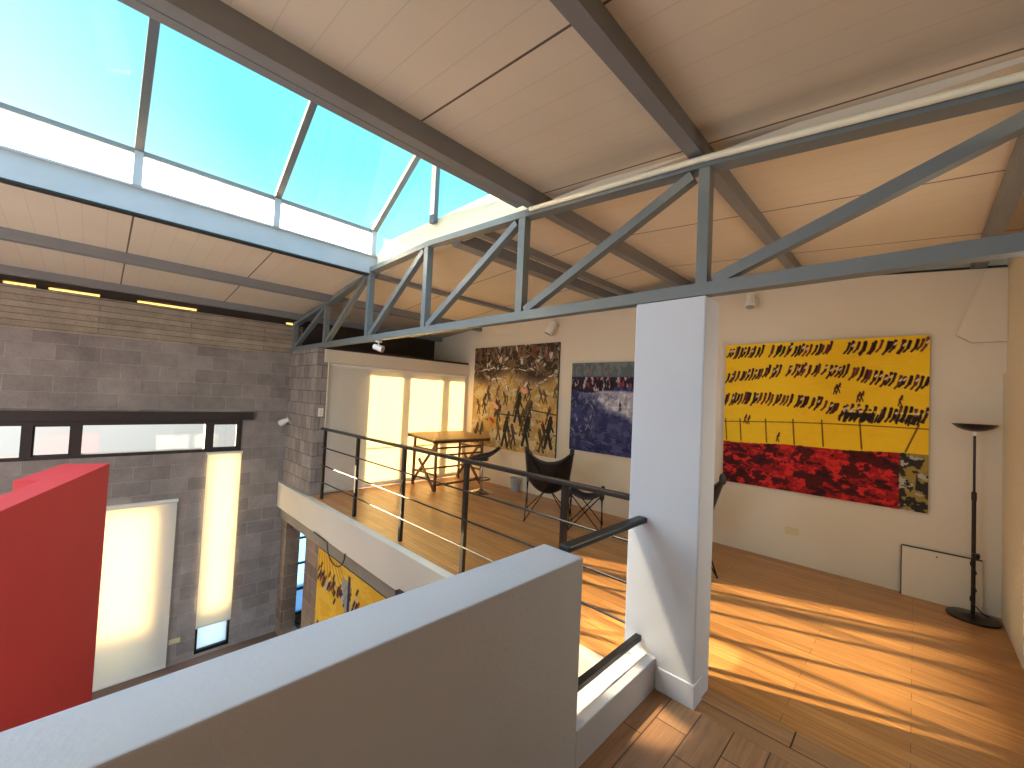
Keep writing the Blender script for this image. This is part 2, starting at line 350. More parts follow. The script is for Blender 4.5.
# ------------------------------------------------------------------ left wall with its openings
WT = .16
wl = MB(); X0, X1 = XW-WT, XW
SY0, SY1, SZ0, SZ1 = -3.3, 1.66, .565, 1.045      # strip window opening
TY0, TY1, TZ0 = 1.24, 1.675, -2.46               # tall narrow window
DY0, DY1, DZ1 = -.75, .905, -.10                 # blind-covered door
wl.box((X0, YN, SZ1), (X1, 2.46, 2.15))                       # above strip
wl.box((X0, YN, SZ0), (X1, SY0, SZ1)); wl.box((X0, SY1, SZ0), (X1, 2.46, SZ1))
wl.box((X0, YN, DZ1), (X1, TY0, SZ0)); wl.box((X0, TY1, TZ0), (X1, 2.46, SZ0))
wl.box((X0, YN, ZL), (X1, DY0, DZ1)); wl.box((X0, DY1, TZ0), (X1, TY0, DZ1)); wl.box((X0, DY1, ZL), (X1, 2.46, TZ0))
struct(wl.build('wall_left', M['block']), 'tall grey concrete block wall with strip window', 'wall')
# board marked concrete beam and the slotted course above
struct(MB().box((X0, YN, 2.15), (X1+.04, 2.46, 2.648)).build('trim_5', M['boards']), 'board-marked concrete beam along the top of the block wall', 'trim')
sl = MB(); gaps = [(-.85, -.58), (-.49, -.03), (.33, 1.0), (2.2, 2.44), (-1.9, -1.2)]
ys = sorted(gaps); cur = YN
for a, b in ys:
    sl.box((X0, cur, 2.662), (X1, a, 2.71)); cur = b
sl.box((X0, cur, 2.662), (X1, 2.46, 2.71))
sl.box((X0, YN, 2.648), (X1, 2.46, 2.662)).box((X0, YN, 2.71), (X1, 2.46, 2.80))
struct(sl.build('trim_6', M['dark']), 'dark packing course with open slots under the roof', 'trim')

sp_ = thing('sun_streaks', 'added strips standing in for sun streaks under the roof of the block wall', 'window', (X0+.03, 0, 2.686), kind='structure')  # strips added in the slots to imitate sun streaks on the wall top
for a, b in gaps: MB().box((0, a, -.024), (.006, b, .024)).build('pane', M['streak'], sp_)
# strip window
w = thing('window_2', 'long low strip window with dark brown frames in the block wall', 'window', (XW, 0, SZ0), kind='structure')
f = MB(); h = SZ1-SZ0
f.box((-.13, SY0, 0), (.012, SY1, .045)); f.box((-.13, SY0, h-.06), (.012, SY1, h))
for a, b in ((SY0, SY0+.05), (-.60, -.51), (-.185, -.09), (1.19, 1.285), (1.61, SY1)): f.box((-.13, a, 0), (.014, b, h))
f.build('window_frame', M['dframe'], w)
inn = MB()
for a, b in ((-.51, -.185), (1.285, 1.61)):
    inn.box((-.05, a, .045), (-.02, a+.018, h-.06)); inn.box((-.05, b-.018, .045), (-.02, b, h-.06))
    inn.box((-.05, a, .045), (-.02, b, .06)); inn.box((-.05, a, h-.075), (-.02, b, h-.06))
inn.build('sash', M['dframe'], w)
for a, b in ((SY0+.05, -.60), (-.51, -.185), (-.09, 1.19), (1.285, 1.61)):
    MB().box((-.066, a, .04), (-.060, b, h-.05)).build('pane', M['glass'], w)
tag(MB().box((XW-.02, YN, 1.045), (XW+.06, 1.80, 1.165)).build('trim_7', M['dframe'], bevel=.004), 'dark brown lintel above the strip window', 'trim', kind='structure')

# tall narrow window, door and their blinds
w = thing('window_3', 'tall narrow window behind a cream blind', 'window', (XW, (TY0+TY1)/2, TZ0), kind='structure')
f = MB(); hw = (TY1-TY0)/2; H = SZ0-TZ0
for s_ in (-1, 1): f.box((-.12, s_*hw, 0), (-.02, s_*(hw-.03), H))
f.box((-.12, -hw, 0), (-.02, hw, .05)); f.box((-.12, -hw, H-.04), (-.02, hw, H)); f.build('window_frame', M['black'], w)
MB().box((-.07, -hw+.03, .05), (-.064, hw-.03, H-.04)).build('pane', M['milk'], w)
def blind(label, x, y0, y1, z0, z1, cass=.05, stand=.03, nm='roller_blind'):
    t = thing(nm, label, 'blind', (x, (y0+y1)/2, z0)); hw = (y1-y0)/2; H = z1-z0
    MB().box((stand-.002, -hw, 0), (stand+.001, hw, H-cass*.5)).build('blind_cloth', M['blind'], t)
    MB().bar((stand, -hw, .006), (stand, hw, .006), .014, .022).build('bottom_bar', M['plaster'], t, bevel=.003)
    c = MB(); c.tube([(stand, -hw-.01, H-cass*.5), (stand, hw+.01, H-cass*.5)], cass*.5, 14)
    c.build('roller_tube', M['plaster'], t, smooth=True); t['group'] = 'roller blinds on the sunny side'
    return t
blind('long narrow cream roller blind over the tall window', XW, TY0-.005, TY1+.0, -2.06, SZ0-.005, .04)
w = thing('door_1', 'wide glazed door behind a pale blind on the lower level', 'door', (XW, (DY0+DY1)/2, ZL), kind='structure')
f = MB(); hw = (DY1-DY0)/2; H = DZ1-ZL
f.box((-.14, -hw, 0), (-.04, -hw+.10, H)); f.box((-.14, hw, 0), (-.04, hw-.215, H))
f.box((-.14, -hw, 0), (-.04, hw, .09)); f.box((-.14, -hw, H-.08), (-.04, hw, H)); f.box((-.14, -.06, 0), (-.04, .04, H))
f.build('door_frame', M['dframe'], w)
MB().box((-.09, -hw+.10, .09), (-.084, hw-.10, H-.08)).build('pane', M['milk'], w)
blind('wide pale roller blind covering the glazed door beside the red wall', XW, DY0-.02, DY1+.01, ZL+.03, DZ1+.02, .06, .045)

# ------------------------------------------------------------------ pier, roller wall (left side of loft)
struct(MB().box((XW, 2.30, 0), (-6.38, 2.46, 2.205)).box((XW, 2.30, -.02), (-6.42, 2.46, 0)).build('wall_pier', M['pier']), 'grey block pier at the end of the loft railing', 'wall')
struct(MB().box((-6.50, 2.40, 2.00), (-6.36, YB, 2.20)).build('trim_8', M['white'], bevel=.004), 'white header beam above the big loft blind', 'trim')
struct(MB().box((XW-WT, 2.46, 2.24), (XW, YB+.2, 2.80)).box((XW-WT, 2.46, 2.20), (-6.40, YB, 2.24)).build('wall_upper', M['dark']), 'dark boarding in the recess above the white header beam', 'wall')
w = thing('window_4', 'wide glazed loft front behind the sunlit blind', 'window', (-6.47, 3.82, 0), kind='structure')
f = MB()
for a, b in ((2.46, 3.12), (3.76, 3.88), (4.60, 4.74), (5.12, YB)): f.box((-.03, a-3.82, 0), (.03, b-3.82, 2.0))
f.box((-.03, 2.46-3.82, 0), (.03, YB-3.82, .10)).box((-.03, 2.46-3.82, 1.86), (.03, YB-3.82, 2.0)).box((-.02, 2.6-3.82, .64), (.02, YB-3.82, .67))
f.build('window_frame', M['plaster'], w)
MB().box((-.004, 2.62-3.82, .10), (.004, 5.12-3.82, 1.86)).build('pane', M['glass'], w)
b = blind('wide sunlit cream roller blind filling the left side of the loft', -6.41, 2.475, 5.15, .03, 2.0, .05, .015)
struct(MB().box((-6.44, 2.46, 0), (-6.36, 2.475, 2.0)).box((-6.44, 5.15, 0), (-6.38, YB, 2.0)).build('trim_9', M['white']), 'thin white side guides of the big blind', 'trim')

# ------------------------------------------------------------------ back wall, right wall, near walls
bw = MB().prism_y([(-6.6, -.4), (XR+.2, -.4), (XR+.2, zc(XR)-.14), (-2.2, zc(-2.2)-.12), (-4.87, 3.06), (-7.78, 2.76), (-7.78, 2.20), (-6.6, 2.20)], YB, YB+.18)
struct(bw.build('wall_back', M['white']), 'long white back wall with the paintings', 'wall')
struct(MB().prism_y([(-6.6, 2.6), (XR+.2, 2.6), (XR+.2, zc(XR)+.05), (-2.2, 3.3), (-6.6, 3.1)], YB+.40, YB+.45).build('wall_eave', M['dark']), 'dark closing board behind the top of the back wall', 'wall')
struct(MB().box((XR, YN, -.4), (XR+.18, 2.6, zc(XR)+.02)).build('wall_side', M['brick']), 'brown block side wall of the landing', 'wall')
rw = MB().box((XR, 4.1, -.4), (XR+.18, YB, zc(XR)+.02)).box((XR, 2.6, -.4), (XR+.18, 4.1, .85)).box((XR, 2.6, 2.1), (XR+.18, 4.1, zc(XR)+.02)); rw.box((XR-.02, 4.3, -.02), (XR, YB, 1.98))
struct(rw.build('wall_right', M['white']), 'white side wall at the right edge', 'wall')
w = thing('window_7', 'side window in the right-hand wall', 'window', (XR+.12, 3.35, .85), kind='structure')
f = MB(); f.box((-.03, -.75, 0), (.03, .75, .05)).box((-.03, -.75, 1.20), (.03, .75, 1.25)).box((-.03, -.75, 0), (.03, -.70, 1.25)).box((-.03, .70, 0), (.03, .75, 1.25)).box((-.03, -.025, 0), (.03, .025, 1.25))
f.build('window_frame', M['dframe'], w); MB().box((-.003, -.7, .05), (.003, .7, 1.20)).build('pane', M['glass'], w)
# sloping boxed-in bracket in the corner by the ceiling
g = MB().prism_y([(.24, 2.31), (.41, zc(.41)-.14), (XR, zc(XR)-.14), (XR, 2.24), (.33, 2.24)], 5.15, YB)
struct(g.build('trim_10', M['white'], bevel=.006), 'sloping white boxed bracket in the back right corner', 'trim')
nw = MB().box((XW-WT, YN-.16, ZL), (-3.0, YN, 3.1)).box((-3.0, YN-.16, ZL), (-1.25, YN, -.1)).box((-3.0, YN-.16, 2.75), (XR+.2, YN, 3.25))
struct(nw.build('wall_near', M['white']), 'white wall behind the viewpoint with a large opening', 'wall')

# ------------------------------------------------------------------ parapet and kerb, column
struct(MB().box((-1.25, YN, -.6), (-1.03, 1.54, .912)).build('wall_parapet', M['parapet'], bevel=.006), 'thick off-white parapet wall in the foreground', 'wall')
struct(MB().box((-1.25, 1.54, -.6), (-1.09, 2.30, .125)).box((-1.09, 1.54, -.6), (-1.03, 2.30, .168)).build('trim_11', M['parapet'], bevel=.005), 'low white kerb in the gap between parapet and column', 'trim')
c = thing('column', 'square white column carrying the grey roof truss', 'column', (-1.025, 2.41, 0))
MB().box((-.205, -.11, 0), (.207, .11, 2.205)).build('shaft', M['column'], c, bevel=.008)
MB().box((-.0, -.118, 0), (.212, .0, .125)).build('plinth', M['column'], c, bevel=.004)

# ------------------------------------------------------------------ red wall in the void
poly = [(-4.08, .10), (-4.17, -.135), (-3.64, -.30), (-3.575, -.196), (-3.12, -.33), (-3.16, -.47), (-2.0, -.82), (-1.9, -.54)]
struct(MB().prism(poly, ZL, 1.0).build('wall_red', M['red'], bevel=.004), 'tall red painted wall rising through the void', 'wall')

# ------------------------------------------------------------------ ceiling
def roofpiece(x0, x1, y0, y1, t=.10):
    return MB().prism_y([(x0, zc(x0+1e-4)), (x1, zc(x1-1e-4)), (x1, zc(x1-1e-4)+t), (x0, zc(x0+1e-4)+t)], y0, y1)
def addm(a, b): a.add(b.v, b.f); return a
ce = MB()
for a in ((-7.95, -4.90, YN-.2, 5.7), (-4.90, -2.2, 2.44, 5.7), (-2.2, XR+.2, YN-.2, 5.7)): addm(ce, roofpiece(*a))
struct(ce.build('ceiling', M['ceil']), 'cream ribbed roof panels of the sloping ceiling', 'ceiling')
struct(MB().box((-2.05, 2.44, zc(-2.05)-.035), (-.95, 2.52, zc(-.95)-.0)).build('trim_12', M['ceil']), 'cream edge batten above the truss, left length', 'trim')
struct(MB().box((-.79, 2.44, zc(-.79)-.03), (XR, 2.52, zc(XR))).build('trim_13', M['ceil']), 'cream edge batten above the truss, right length', 'trim')

# ------------------------------------------------------------------ roof beams (run from near end to back wall)
def beam(x0, x1, z0, z1, label, y0=YN, y1=5.6, m='dsteel', lip=True):
    t = thing('roof_beam', label, 'beam', ((x0+x1)/2, (y0+y1)/2, z0)); L = (y1-y0)/2; W = (x1-x0)/2; H = z1-z0
    b = MB().box((-W, -L, 0), (W, L, H))
    b.build('beam_body', M[m], t)
    t['group'] = 'grey steel beams carrying the roof'
    return t
beam(-2.19, -2.11, 3.09, zc(-2.11)+.004, 'heavy grey roof beam along the right edge of the skylight')
beam(-.935, -.86, 3.005, zc(-.86)+.004, 'grey roof beam crossing the truss directly above the white column')
beam(.345, .42, 2.885, zc(.42)+.004, 'grey roof beam nearest the right wall')
beam(-6.14, -6.04, 2.855, zc(-6.04), 'grey purlin halfway down the left roof slope')
beam(-7.44, -7.34, 2.735, zc(-7.34), 'lower grey purlin next to the block wall', y1=5.6)
beam(-3.3, -3.16, 3.07, 3.20, 'grey beam behind the truss below the skylight gable', y0=2.40)
beam(-3.02, -2.94, 3.13, 3.235, 'slimmer grey beam beside the gable beam behind the truss', y0=2.40)
beam(-4.93, -4.83, 3.03, 3.075, 'grey ridge beam behind the truss', y0=2.40)

# ------------------------------------------------------------------ truss
TY, TD = 2.34, .075
t = thing('roof_truss', 'long painted steel roof truss over the railing', 'truss', (XW, TY, 2.2))
def L_(x, z): return (x-XW, 0, z-2.2)
ch = MB()
for (a, za), (b_, zb_) in zip(CH, CH[1:]):
    p = [(a-XW, za-.055-2.2), (b_-XW, zb_-.055-2.2), (b_-XW, zb_-2.2), (a-XW, za-2.2)]
    ch.prism_y(p, -TD/2, TD/2+.02)
ch.build('top_chord', M['steel'], t)
MB().box((0.005, -TD/2-.002, .008), (XR-XW-.005, TD/2, .078)).build('bottom_chord', M['steel'], t)
nodes = [-7.56, -6.22, -4.87, -3.61, -2.25, -.85]
for x in nodes:
    wd_ = .07 if x < -1 else .06
    MB().bar(L_(x, 2.27), L_(x, zt(x)-.05), TD*.9, wd_, up=(1, 0, 0)).build('vertical', M['steel'], t)
for a, b_ in zip(nodes, nodes[1:]+[.50]):
    p, q = L_(a+.06, 2.285), L_(b_-.07, zt(b_)-.075)
    d = MB().bar(p, q, TD*.8, .06, up=(0, 0, 1)); d.build('diagonal', M['steel'], t)

# ------------------------------------------------------------------ gabled skylight
sk = thing('window_5', 'big gabled glass skylight with grey glazing bars', 'window', (-3.55, 0, 3.05), kind='structure')
def S(x, y, z): return (x+3.55, y, z-3.05)
XE, XF, RZ, EZ = -4.85, -2.25, 4.43, 3.60; XM = -3.55
c1 = MB().box(S(-4.93, YN, 3.055), S(-4.85, 2.44, 3.285)); c1.box(S(-4.93, YN, 3.27), S(-4.83, 2.44, 3.29))
c1.build('kerb_flashing', M['palemetal'], sk)
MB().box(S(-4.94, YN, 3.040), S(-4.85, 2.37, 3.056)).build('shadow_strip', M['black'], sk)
MB().box(S(-2.31, YN, 3.125), S(-2.25, 2.30, 3.30)).build('kerb_flashing', M['dsteel'], sk)
ys = [2.33-1.09*k for k in range(6)]
for y in ys:
    MB().box(S(XE-.03, y-.03, 3.285), S(XE+.03, y+.03, EZ)).build('mullion', M['palemetal'], sk)
    MB().bar(S(XE, y, EZ), S(XM, y, RZ), .06, .06).bar(S(XM, y, RZ), S(XF, y, EZ), .06, .06).build('rafter', M['skysteel'], sk)
MB().box(S(XE-.025, YN, EZ-.045), S(XE+.025, 2.36, EZ)).build('transom', M['steel'], sk)
MB().box(S(XM-.03, YN, RZ-.03), S(XM+.03, 2.36, RZ+.03)).build('ridge_bar', M['steel'], sk)
MB().box(S(XF-.025, YN, EZ-.045), S(XF+.025, 2.36, EZ)).build('transom', M['steel'], sk)
for y in ys[:-1]:
    MB().box(S(XE-.004, y-1.06, 3.285), S(XE+.004, y-.03, EZ-.045)).build('side_pane', M['milk'], sk)
    for xa in (XE, XF):
        MB().add([S(xa, y-1.09+.03, EZ+.012), S(xa, y-.03, EZ+.012), S(XM, y-.03, RZ+.012), S(XM, y-1.06, RZ+.012),
                  S(xa, y-1.06, EZ+.018), S(xa, y-.03, EZ+.018), S(XM, y-.03, RZ+.018), S(XM, y-1.06, RZ+.018)],
                 [(0,1,2,3),(7,6,5,4),(0,4,5,1),(1,5,6,2),(2,6,7,3),(3,7,4,0)]).build('roof_pane', M['glass'], sk)
# gable end in the truss plane
MB().bar(S(XM-.02, 2.35, 3.36), S(XM-.02, 2.35, RZ), .05, .075, up=(1, 0, 0)).build('gable_post', M['skysteel'], sk)
MB().prism_y([S(XE+.02, 0, 3.29)[0::2], S(XM, 0, 3.29)[0::2], S(XF, 0, 3.29)[0::2], S(XF, 0, EZ)[0::2], S(XM, 0, RZ)[0::2], S(XE+.02, 0, EZ)[0::2]], 2.375, 2.381).build('gable_pane', M['glass'], sk)
MB().prism_y([S(-4.83, 0, 3.10)[0::2], S(-2.25, 0, 3.10)[0::2], S(-2.25, 0, 3.41)[0::2], S(-4.62, 0, 3.42)[0::2], S(-4.83, 0, 3.30)[0::2]], 2.385, 2.44).build('gable_upstand', M['cream'], sk)

# ------------------------------------------------------------------ railing on the loft edge
RY = 2.38
r = thing('railing', 'long black metal railing along the loft edge', 'railing', (-6.12, RY, 0))
MB().box((-.12, -.028, .992), (4.885, .028, 1.024)).build('handrail', M['black'], r, bevel=.006)
for x in (-6.12, -5.05, -3.93, -2.87, -1.77):
    MB().box((x+6.12-.02, -.018, 0), (x+6.12+.02, .018, .992)).build('post', M['black'], r)
for z in (.25, .49, .745):
    MB().tube([(-.05, -.02, z), (4.885, -.02, z)], .0085, 10).build('rail', M['black'], r, smooth=True)
r = thing('guard_rail', 'pair of short black bars from the parapet to the column', 'railing', (-1.135, 1.92, 0))
MB().box((-.03, -.385, .905), (.03, .375, .937)).build('upper_bar', M['black'], r, bevel=.008)
MB().box((-.018, -.385, .225), (.018, .375, .258)).build('lower_bar', M['black'], r, bevel=.004)

# ------------------------------------------------------------------ paintings (colours of the paint laid down per point)
class Art:
    def __init__(s, w, h, base): s.w, s.h = w, h; s.a = np.ones((h, w, 3))*np.array(base, float); s.Y, s.X = np.mgrid[0:h, 0:w]
    def noise(s, cx, cy):
        g = RNG.random((cy+2, cx+2)); yy = s.Y/s.h*cy; xx = s.X/s.w*cx; i = yy.astype(int); j = xx.astype(int)
        fy = yy-i; fx = xx-j; fy = fy*fy*(3-2*fy); fx = fx*fx*(3-2*fx)
        return (g[i, j]*(1-fy)*(1-fx)+g[i+1, j]*fy*(1-fx)+g[i, j+1]*(1-fy)*fx+g[i+1, j+1]*fy*fx)
    def fbm(s, cx, cy): return s.noise(cx, cy)*.5+s.noise(cx*2, cy*2)*.3+s.noise(cx*5, cy*5)*.2
    def blend(s, m, c): m = np.clip(m, 0, 1)[..., None]; s.a = s.a*(1-m)+np.array(c, float)*m
    def stroke(s, x0, y0, x1, y1, w, c, al=1.0):
        x0, x1, y0, y1 = x0*s.w, x1*s.w, y0*s.h, y1*s.h; w = w*s.h
        xa, xb = int(max(0, min(x0, x1)-w-2)), int(min(s.w, max(x0, x1)+w+3)); ya, yb = int(max(0, min(y0, y1)-w-2)), int(min(s.h, max(y0, y1)+w+3))
        if xb <= xa or yb <= ya: return
        X = s.X[ya:yb, xa:xb]; Y = s.Y[ya:yb, xa:xb]; dx, dy = x1-x0, y1-y0; l = dx*dx+dy*dy+1e-6
        t_ = np.clip(((X-x0)*dx+(Y-y0)*dy)/l, 0, 1); d = np.hypot(X-x0-t_*dx, Y-y0-t_*dy)
        m = np.clip(w-d+.5, 0, 1)[..., None]*al; s.a[ya:yb, xa:xb] = s.a[ya:yb, xa:xb]*(1-m)+np.array(c, float)*m
    def person(s, x, y, h, c, lean=0.0, head=None):
        k = s.h/s.w
        s.stroke(x, y-h*.55, x+lean*k, y-h*.88, h*.10, c); s.stroke(x, y-h*.5, x-h*.12*k, y, h*.055, c); s.stroke(x, y-h*.5, x+h*.14*k, y, h*.055, c)
        s.stroke(x+lean*k, y-h*.8, x+h*.2*k, y-h*.55, h*.035, c); s.stroke(x+lean*k, y-h*.97, x+lean*k, y-h, h*.07, head or c)
def paint(art, label, x0, x1, z0, z1, y, name='painting', depth=.03):
    W, H = x1-x0, z1-z0; t = thing(name, label, 'painting', ((x0+x1)/2, y-.004, z0))
    MB().box((-W/2, -depth, 0), (W/2, 0, H)).build('stretcher', M['dark'], t)
    h, w = art.h, art.w
    vs = [(-W/2+W*j/(w-1), -depth-.0015, H-H*i/(h-1)) for i in range(h) for j in range(w)]
    fs = [(i*w+j, (i+1)*w+j, (i+1)*w+j+1, i*w+j+1) for i in range(h-1) for j in range(w-1)]
    me = D.meshes.new('canvas'); me.from_pydata(vs, [], fs); me.update(); me.materials.append(M['canvas'])
    ca = me.color_attributes.new('paint', 'FLOAT_COLOR', 'POINT'); a = np.clip(art.a/255, 0, 1)
    lin = np.where(a <= .04045, a/12.92, ((a+.055)/1.055)**2.4); buf = np.ones((h*w, 4), np.float32); buf[:, :3] = lin.reshape(-1, 3)
    ca.data.foreach_set('color', buf.ravel()); o = D.objects.new('canvas', me); COL.objects.link(o); o.parent = t; t['group'] = 'canvases hung on the walls'
    return t
# 1: yellow field with rows of figures over a red ground
A = Art(400, 350, (240, 194, 30)); n1 = A.fbm(9, 14)
A.blend((n1-.45)*1.0, (228, 172, 28)); A.blend((A.noise(30, 120)-.62)*1.6, (246, 200, 60))
yb_ = .705-.030*A.X/A.w+.004*np.sin(A.X/33.)
red = (A.Y/A.h > yb_); n2 = A.fbm(11, 16); n3 = A.fbm(26, 34)
A.blend(red*1.0, (150, 24, 26)); A.blend(red*(n2 > .50)*.9, (70, 16, 18)); A.blend(red*(n3 > .60)*1.0, (204, 40, 36)); A.blend(red*(n3 < .34)*.8, (46, 14, 16))
cor = red & (A.X/A.w > .885); A.blend(cor*1.0, (150, 128, 62)); A.blend(cor*(A.fbm(26, 22) > .5)*1.0, (46, 42, 34)); A.blend(cor*(A.fbm(30, 30) > .64)*1.0, (170, 164, 150))
dk = (58, 26, 26)
def row(y_of, h, xs):
    for x in xs:
        y = y_of(x); c = random.choice([(40, 20, 22), (70, 26, 28), (30, 20, 24), (96, 50, 40)])
        x += random.gauss(0, .004); y += random.gauss(0, .005); hh = h*random.uniform(.65, 1.0); w_ = random.uniform(.006, .0095)
        A.stroke(x, y, x+.008, y-hh*.8, w_, c); A.stroke(x, y, x-.016, y+hh*.6, .0055, c)
        A.stroke(x+.009, y-hh*1.05, x+.009, y-hh*.98, .0085, c)
        if random.random() < .3: A.stroke(x+.004, y-h*.4, x+.012, y-h*.6, .005, (214, 190, 170))
cv = lambda us, vs: (lambda x: float(np.interp(x, us, vs)))
row(cv([0, 1], [.072, .070]), .048, [i/50 for i in range(1, 50) if i not in (12, 13, 30, 31, 32)])
row(cv([0, .23, .41, .62, .81, 1], [.262, .217, .20, .205, .262, .288]), .048, [i/50 for i in range(1, 50) if i not in (17, 27)])
row(cv([0, .23, .54, .70, .85, 1], [.41, .395, .42, .465, .475, .46]), .052, [i/50 for i in range(0, 50) if i not in (20,)])
for i in range(46):
    x = random.choice([.62+.18*random.random(), .87+.13*random.random()]); A.stroke(x, .495+.02*random.random(), x+.014, .44+.03*random.random(), .005, (34, 24, 26)); A.stroke(x, .45, x+.003, .447, .005, random.choice([(220, 200, 170), (240, 194, 30)]))
for x, y in ((.13, .545), (.15, .55), (.605, .325), (.62, .315), (.71, .37), (.725, .365), (.885, .385), (.32, .655)): A.person(x, y+.02, .06, dk, .01)
py = lambda x: .563-.02*math.sin(x*3)+.0*x-.03*x*x
for i in range(60): A.stroke(i/60, py(i/60), (i+1)/60, py((i+1)/60), .0030, (96, 62, 20))
for x in (.01, .10, .25, .40, .545, .72, .96): A.stroke(x, py(x)-.02, x+(.01 if x < .9 else -.05), .695-.03*x, .004, (86, 52, 24))
paint(A, 'large yellow and red painting with rows of tiny figures, right of the white column', -1.598, .087, .745, 2.328, YB)
# 2: crowd painting
A = Art(300, 290, (176, 150, 104)); n1 = A.fbm(8, 8)
A.blend((n1 > .5)*.8, (196, 158, 78)); A.blend((A.fbm(6, 9) > .56)*.8, (198, 180, 140)); A.blend((A.fbm(22, 22) > .6)*.6, (150, 122, 70))
top = np.clip((.36+.05*np.sin(A.X/30.)-A.Y/A.h)*9, 0, 1); A.blend(top, (62, 48, 38)); A.blend(top*(A.fbm(20, 26) > .55), (110, 88, 62)); A.blend(top*(A.fbm(28, 16) > .66), (190, 180, 160))
for i in range(44): A.person(random.random(), .10+.05*random.random(), .10, random.choice([(44, 36, 30), (120, 96, 70), (90, 72, 54), (130, 64, 52)]), .01)
for x0, y0, x1, y1 in ((.05, .25, .3, .2), (.36, .22, .75, .24), (.4, .3, .45, .42), (.6, .5, .68, .34), (.75, .4, .95, .28), (.2, .33, .42, .3)):
    for k in range(9): A.stroke(x0+(x1-x0)*k/9, y0+(y1-y0)*k/9+random.gauss(0, .008), x0+(x1-x0)*(k+.8)/9, y0+(y1-y0)*(k+.8)/9+random.gauss(0, .008), random.uniform(.002, .007), random.choice([(206, 192, 172), (160, 146, 120), (226, 214, 196)]))
for i in range(260):
    x, y = random.random(), random.random(); c = random.choice([(60, 48, 36), (222, 204, 160), (196, 150, 70), (120, 96, 60)]) if y > .38 else random.choice([(44, 36, 30), (110, 90, 66), (150, 140, 120)])
    A.stroke(x, y, x+random.gauss(0, .02), y+random.gauss(0, .03), random.uniform(.002, .006), c)
for i in range(34):
    x, y = random.random(), .48+.50*random.random(); A.person(x, y, .10+.16*(y-.4), random.choice([(60, 50, 38), (84, 68, 46), (70, 60, 50), (98, 74, 50)]), .02*random.choice((-1, 1)), random.choice([None, None, (170, 60, 50)]))
for x, y in ((.63, .42), (.3, .58), (.93, .66), (.26, .72)): A.stroke(x, y, x+.03, y+.02, .02, random.choice([(186, 56, 44), (222, 150, 130)]))
for x, y in ((.44, .96), (.92, .92), (.68, .93), (.58, .72)): A.person(x, y, .26, (40, 38, 30), .02)
A.stroke(.3, .66, .72, .67, .006, (60, 44, 30)); A.stroke(.72, .60, .99, .63, .006, (80, 60, 40))
paint(A, 'ochre and dark brown painting of a crowd of walking figures, near the corner', -6.17, -4.085, .66, 2.523, YB)
# 3: blue painting
A = Art(210, 200, (58, 62, 104)); n1 = A.fbm(9, 9)
A.blend((n1 > .52)*.7, (40, 42, 84)); A.blend((A.fbm(16, 16) > .58)*.7, (86, 88, 124))
t0 = np.clip((.17-A.Y/A.h)*30, 0, 1); A.blend(t0, (112, 120, 118)); A.blend(t0*(A.fbm(30, 9) > .52), (88, 100, 100)); A.blend(t0*(A.fbm(24, 20) > .64), (128, 104, 104))
u, v = A.X/A.w, A.Y/A.h
nz = A.fbm(7, 7)-.5; top_ = .30+.06*(u-.45)**2+.5*np.clip(.22-u, 0, 1)**1.2
md = np.clip((v-top_)*40, 0, 1)*np.clip((.40+.36*u**1.2+.10*nz-v)*14, 0, 1)*np.clip((u-.10)*14, 0, 1)
A.blend(md*.55, (124, 126, 154)); hi = md*np.clip((u-.22+.5*(.45-v)+.6*nz)*4, 0, 1); A.blend(hi*.9, (176, 172, 180))
A.blend(md*np.clip((A.fbm(24, 30)-.55)*8, 0, 1)*.7, (228, 224, 222)); A.blend(md*np.clip((A.fbm(26, 26)-.56)*8, 0, 1)*.6, (96, 96, 128))
b3 = (v > .16) & (v < .30+.04*np.sin(u*7)); A.blend(b3*1.0, (44, 34, 50)); A.blend(b3*(A.fbm(40, 12) > .56)*1.0, (176, 160, 160)); A.blend(b3*(A.fbm(30, 12) > .68)*1.0, (142, 62, 66))
for i in range(16): A.person(random.random(), .29+.02*random.random(), .10, (30, 24, 34), 0)
for i in range(70): x = random.random()*.32; y = .35+random.random()*.5; A.stroke(x, y, x+random.gauss(0, .02), y+.03, .004, random.choice([(150, 154, 176), (30, 32, 60), (110, 108, 60)]))
for i in range(40): x = random.random(); y = .72+random.random()*.26; A.stroke(x, y, x+.07, y+.01, .006, random.choice([(36, 40, 92), (92, 94, 140), (30, 30, 70)]))
A.person(.62, .52, .09, (24, 24, 34)); 
paint(A, 'smaller blue and grey painting between the crowd painting and the column', -3.815, -2.45, .842, 2.172, YB)
# 4: lower level yellow painting
A = Art(230, 190, (222, 168, 40)); A.blend((A.fbm(9, 9) > .52)*.7, (232, 186, 66)); u, v = A.X/A.w, A.Y/A.h
for k in range(9): A.stroke(.02+.03*k, .02, .0+.05*k, .35-.02*k, .004, (150, 104, 40))
for i in range(190):
    x = random.random(); y = .30-.55*(x-.3)**2+random.gauss(0, .05)+.12*(x > .5); c = random.choice([(70, 34, 26), (110, 56, 36), (44, 36, 44), (190, 170, 150)])
    A.stroke(x, y, x+.015, y-.05, .010, c)
for i in range(60): x = random.random(); y = .8+.05*math.sin(x*9)+random.gauss(0, .03); A.stroke(x, y, x+.02, y-.06, .011, random.choice([(60, 30, 26), (96, 44, 30)]))
A.blend((abs(u-.36) < .03+.02*np.sin(v*12))*(v > .1)*(v < .7)*.9, (150, 150, 146)); A.blend((abs(u-.39) < .012)*(v > .05)*(v < .95)*1.0, (58, 50, 52)); A.blend((v > .72)*(u > .36)*(v < .95)*(A.fbm(8, 8) > .5)*1.0, (140, 40, 30))
paint(A, 'yellow painting with dark figures on the lower level wall', -5.90, -3.35, -1.95, -.615, 2.328, depth=.022)

